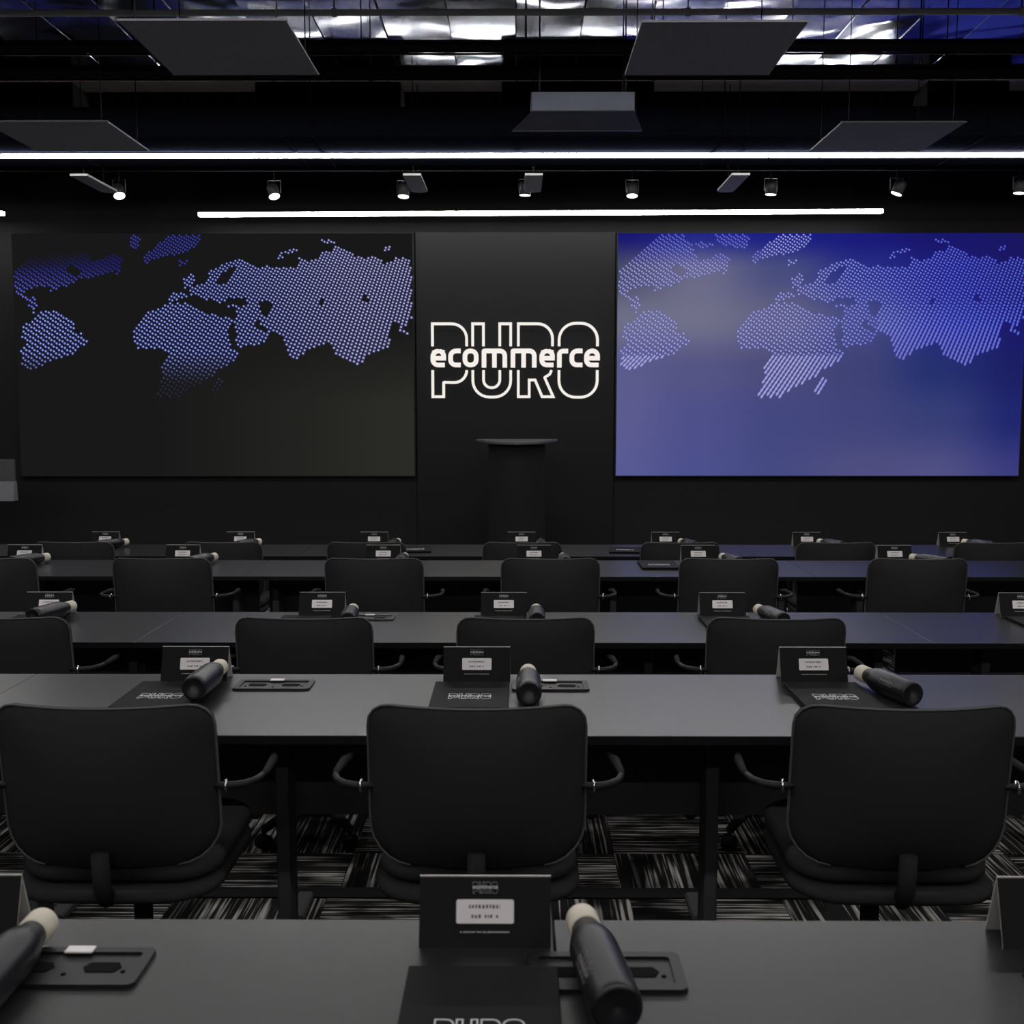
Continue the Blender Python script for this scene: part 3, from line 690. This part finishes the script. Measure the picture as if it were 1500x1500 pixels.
# spotlights on a track
zt_ = 3.60; YS = 9.15
tr = empty('lamp_track', (0, YS, zt_)); tag(tr, 'thin black lamp track carrying the row of spotlights', 'track')
MB().box(-5.2, 5.2, -.018, .018, 0, .03).build('rail', 'ceiling_black', tr)
for x in (-4.5, -1.5, 1.5, 4.5): MB().tube([(x, 0, .03), (x, 0, 3.92 - zt_ + .002)], .004, 6).build('hanger_rod', 'rod_black', tr)
SP = [(175, 289, -.35, .45), (402, 290, -.3, .35), (591, 290, .05, .18), (769, 288, .02, -.02), (926, 289, .03, .2), (1129, 287, .06, -.05), (1313, 286, .38, -.05), (1493, 285, .1, 0)]
for k, (px, py, ry, rx) in enumerate(SP):
    p = atY(px, py, YS); r = empty('spotlight', (p.x, YS, zt_))
    tag(r, 'small track spotlight with a bright face above the screens, %s' % (ORD + ['rightmost, cut by the frame edge'])[k], 'spotlight', 'spotlights along the lamp track')
    dz = p.z - zt_
    MB().tube([(0, 0, 0), (0, 0, dz + .13)], .006, 6).build('stem', 'lamp_body', r)
    hd = MB().lathe([(.047, 0), (.047, .085), (.040, .105), (.018, .115)], 18).build('head', 'lamp_body', r, (0, 0, dz + .012)); hd.rotation_euler = (-rx, ry, 0)
    MB().lathe([(.044, -.003), (.046, -.0005)], 18).build('lamp_face', 'spot_glow', hd)
    MB().box(.05, .056, -.008, .008, .03, .13).box(-.056, -.05, -.008, .008, .03, .13).box(-.056, .056, -.008, .008, .13, .136).build('yoke', 'lamp_body', r, (0, 0, dz + .012))
    ld = bpy.data.lights.new('spot_beam', 'SPOT'); ld.energy = 14; ld.spot_size = math.radians(70); ld.spot_blend = .8; ld.shadow_soft_size = .04; ld.color = (1, .96, .95)
    lo = bpy.data.objects.new('spot_beam', ld); C.objects.link(lo); lo.parent = hd; lo.location = (0, 0, -.03)

# pale rounded bars
for k, X in enumerate((-3.37, -.81, .125, 1.71)):
    r = empty('ceiling_bar', (X, 8.32, 3.386)); tag(r, 'pale grey round-ended bar under the dark ceiling, %s' % ['leftmost', 'just left of the sign', 'above the sign', 'right of the sign'][k], 'ceiling bar', 'pale bars hung behind the long light')
    w_ = .068; pts = [(-w_, 0), (w_, 0)] + [(w_ * math.cos(a), .60 + w_ * .8 * math.sin(a)) for a in [PI * q / 10 for q in range(11)]]
    MB().prism(pts, 0, .016).build('body', 'bar_grey', r)
    for yy in (.1, .5): MB().tube([(0, yy, .016), (0, yy, ZC - 3.386 - .002)], .004, 6).build('hanger_rod', 'rod_black', r)

# cable trays, pipes and conduit across the ceiling
def cross(name, y0, y1, za, zb_, m_, label, cat, grp=None):
    r = empty(name, (0, (y0 + y1) / 2, za)); tag(r, label, cat, grp); h = (y1 - y0) / 2
    MB().box(-6.5, 6.5, -h, h, 0, zb_ - za).build('body', m_, r)
    for x in (-4.6, -2.3, .05, 2.4, 4.7): MB().tube([(x, 0, zb_ - za), (x, 0, ZC - za - .028)], .005, 6).build('hanger_rod', 'rod_black', r)
zA = 3.75
pA0, pA1 = atZ(750, 77, zA).y, atZ(750, 65, zA).y
cross('cable_tray', pA1, pA0, zA, zA + .028, 'ceiling_black', 'black cable tray crossing the ceiling below the silver sheets, nearer one', 'cable tray', 'black trays under the ceiling')
zB = 3.72
pB0, pB1 = atZ(750, 115, zB).y, atZ(750, 103, zB).y
cross('cable_tray', pB1, pB0, zB, zB + .032, 'ceiling_black', 'black cable tray crossing the ceiling below the silver sheets, farther one', 'cable tray', 'black trays under the ceiling')
def pipe(px_y, y, r_, m_, name, label, cat, grp=None):
    z = atY(750, px_y, y).z; o = empty(name, (0, y, z)); tag(o, label, cat, grp)
    MB().tube([(-6.5, 0, 0), (6.5, 0, 0)], r_, 10).build('run', m_, o)
    for x in (-3.5, -.95, .88, 2.6, 4.4): 
        MB().tube([(x, 0, 0), (x, 0, ZC - z - .028)], .004, 6).build('hanger_rod', 'rod_black', o)
        MB().tube([(x - .012, 0, 0), (x + .012, 0, 0)], r_ * 1.35, 10).build('clip', m_, o)
pipe(79, pA0 + .03, .007, 'pipe_red', 'red_pipe', 'thin dark red pipe along the nearer cable tray', 'pipe', 'red pipes under the ceiling')
pipe(116, pB0 + .03, .009, 'pipe_red', 'red_pipe', 'thin dark red pipe along the farther cable tray', 'pipe', 'red pipes under the ceiling')
pipe(18, 5.7, .017, 'conduit_grey', 'conduit', 'pale grey conduit crossing the top of the picture', 'conduit')
# black boxes that hide parts of the slab
for k, (xa, xb) in enumerate(((380, 590), (735, 955), (1348, 1466), (-300, 118))):
    q0, q1 = atY(xa, 126, 8.6), atY(xb, 126, 8.6)
    r = empty('ceiling_unit', ((q0.x + q1.x) / 2, 8.6, 3.93)); w_ = (q1.x - q0.x) / 2
    tag(r, 'black air unit tucked under the slab, %s' % ['left of the sign', 'above the sign', 'right of the sign', 'at the far left'][k], 'air unit', 'black air units under the slab')
    MB().box(-w_, w_, -.16, .16, 0, .19, b=.01).build('casing', 'ceiling_black', r)
    for x in (-w_ * .8, w_ * .8): MB().tube([(x, 0, .19), (x, 0, ZC - 3.93 - .02)], .006, 6).build('hanger_rod', 'rod_black', r)
# flared air hood in the middle
YH = 6.2; z2_, z1_ = atY(845, 134, YH).z, atY(845, 164, YH).z
P0, P1, Q0, Q1 = atY(778, 164, YH), atY(930, 164, YH), atY(750, 191, YH + .22), atY(941, 191, YH + .22)
o_ = (P0.x + P1.x) / 2; zq = Q0.z; hood = empty('air_hood', (o_, YH, zq)); tag(hood, 'blue-grey flared metal air hood hanging left of the right panel', 'air hood')
A = [(P0.x - o_, 0, z1_ - zq), (P1.x - o_, 0, z1_ - zq), (Q1.x - o_, .22, 0), (Q0.x - o_, .22, 0)]
B = [(P0.x - o_, .40, z1_ - zq), (P1.x - o_, .40, z1_ - zq), (Q1.x - o_, .25, 0), (Q0.x - o_, .25, 0)]
MB().add(A + B, [(0, 3, 2, 1), (4, 5, 6, 7), (3, 7, 6, 2), (1, 2, 6, 5), (0, 4, 7, 3), (0, 1, 5, 4)]).build('skirt', 'hood_metal', hood)
MB().box(P0.x - o_, P1.x - o_, 0, .40, z1_ - zq + .004, z2_ - zq, b=.004).build('box', 'hood_metal', hood)
MB().box(P0.x - o_ - .004, P1.x - o_ + .004, -.004, .404, z1_ - zq - .0005, z1_ - zq + .0045).build('seam', 'rod_black', hood)
for x in (P0.x - o_ + .05, P1.x - o_ - .05):
    for yy in (.05, .2): MB().tube([(x, yy, z2_ - zq), (x, yy, ZC - zq - .028)], .004, 6).build('hanger_rod', 'rod_black', hood)
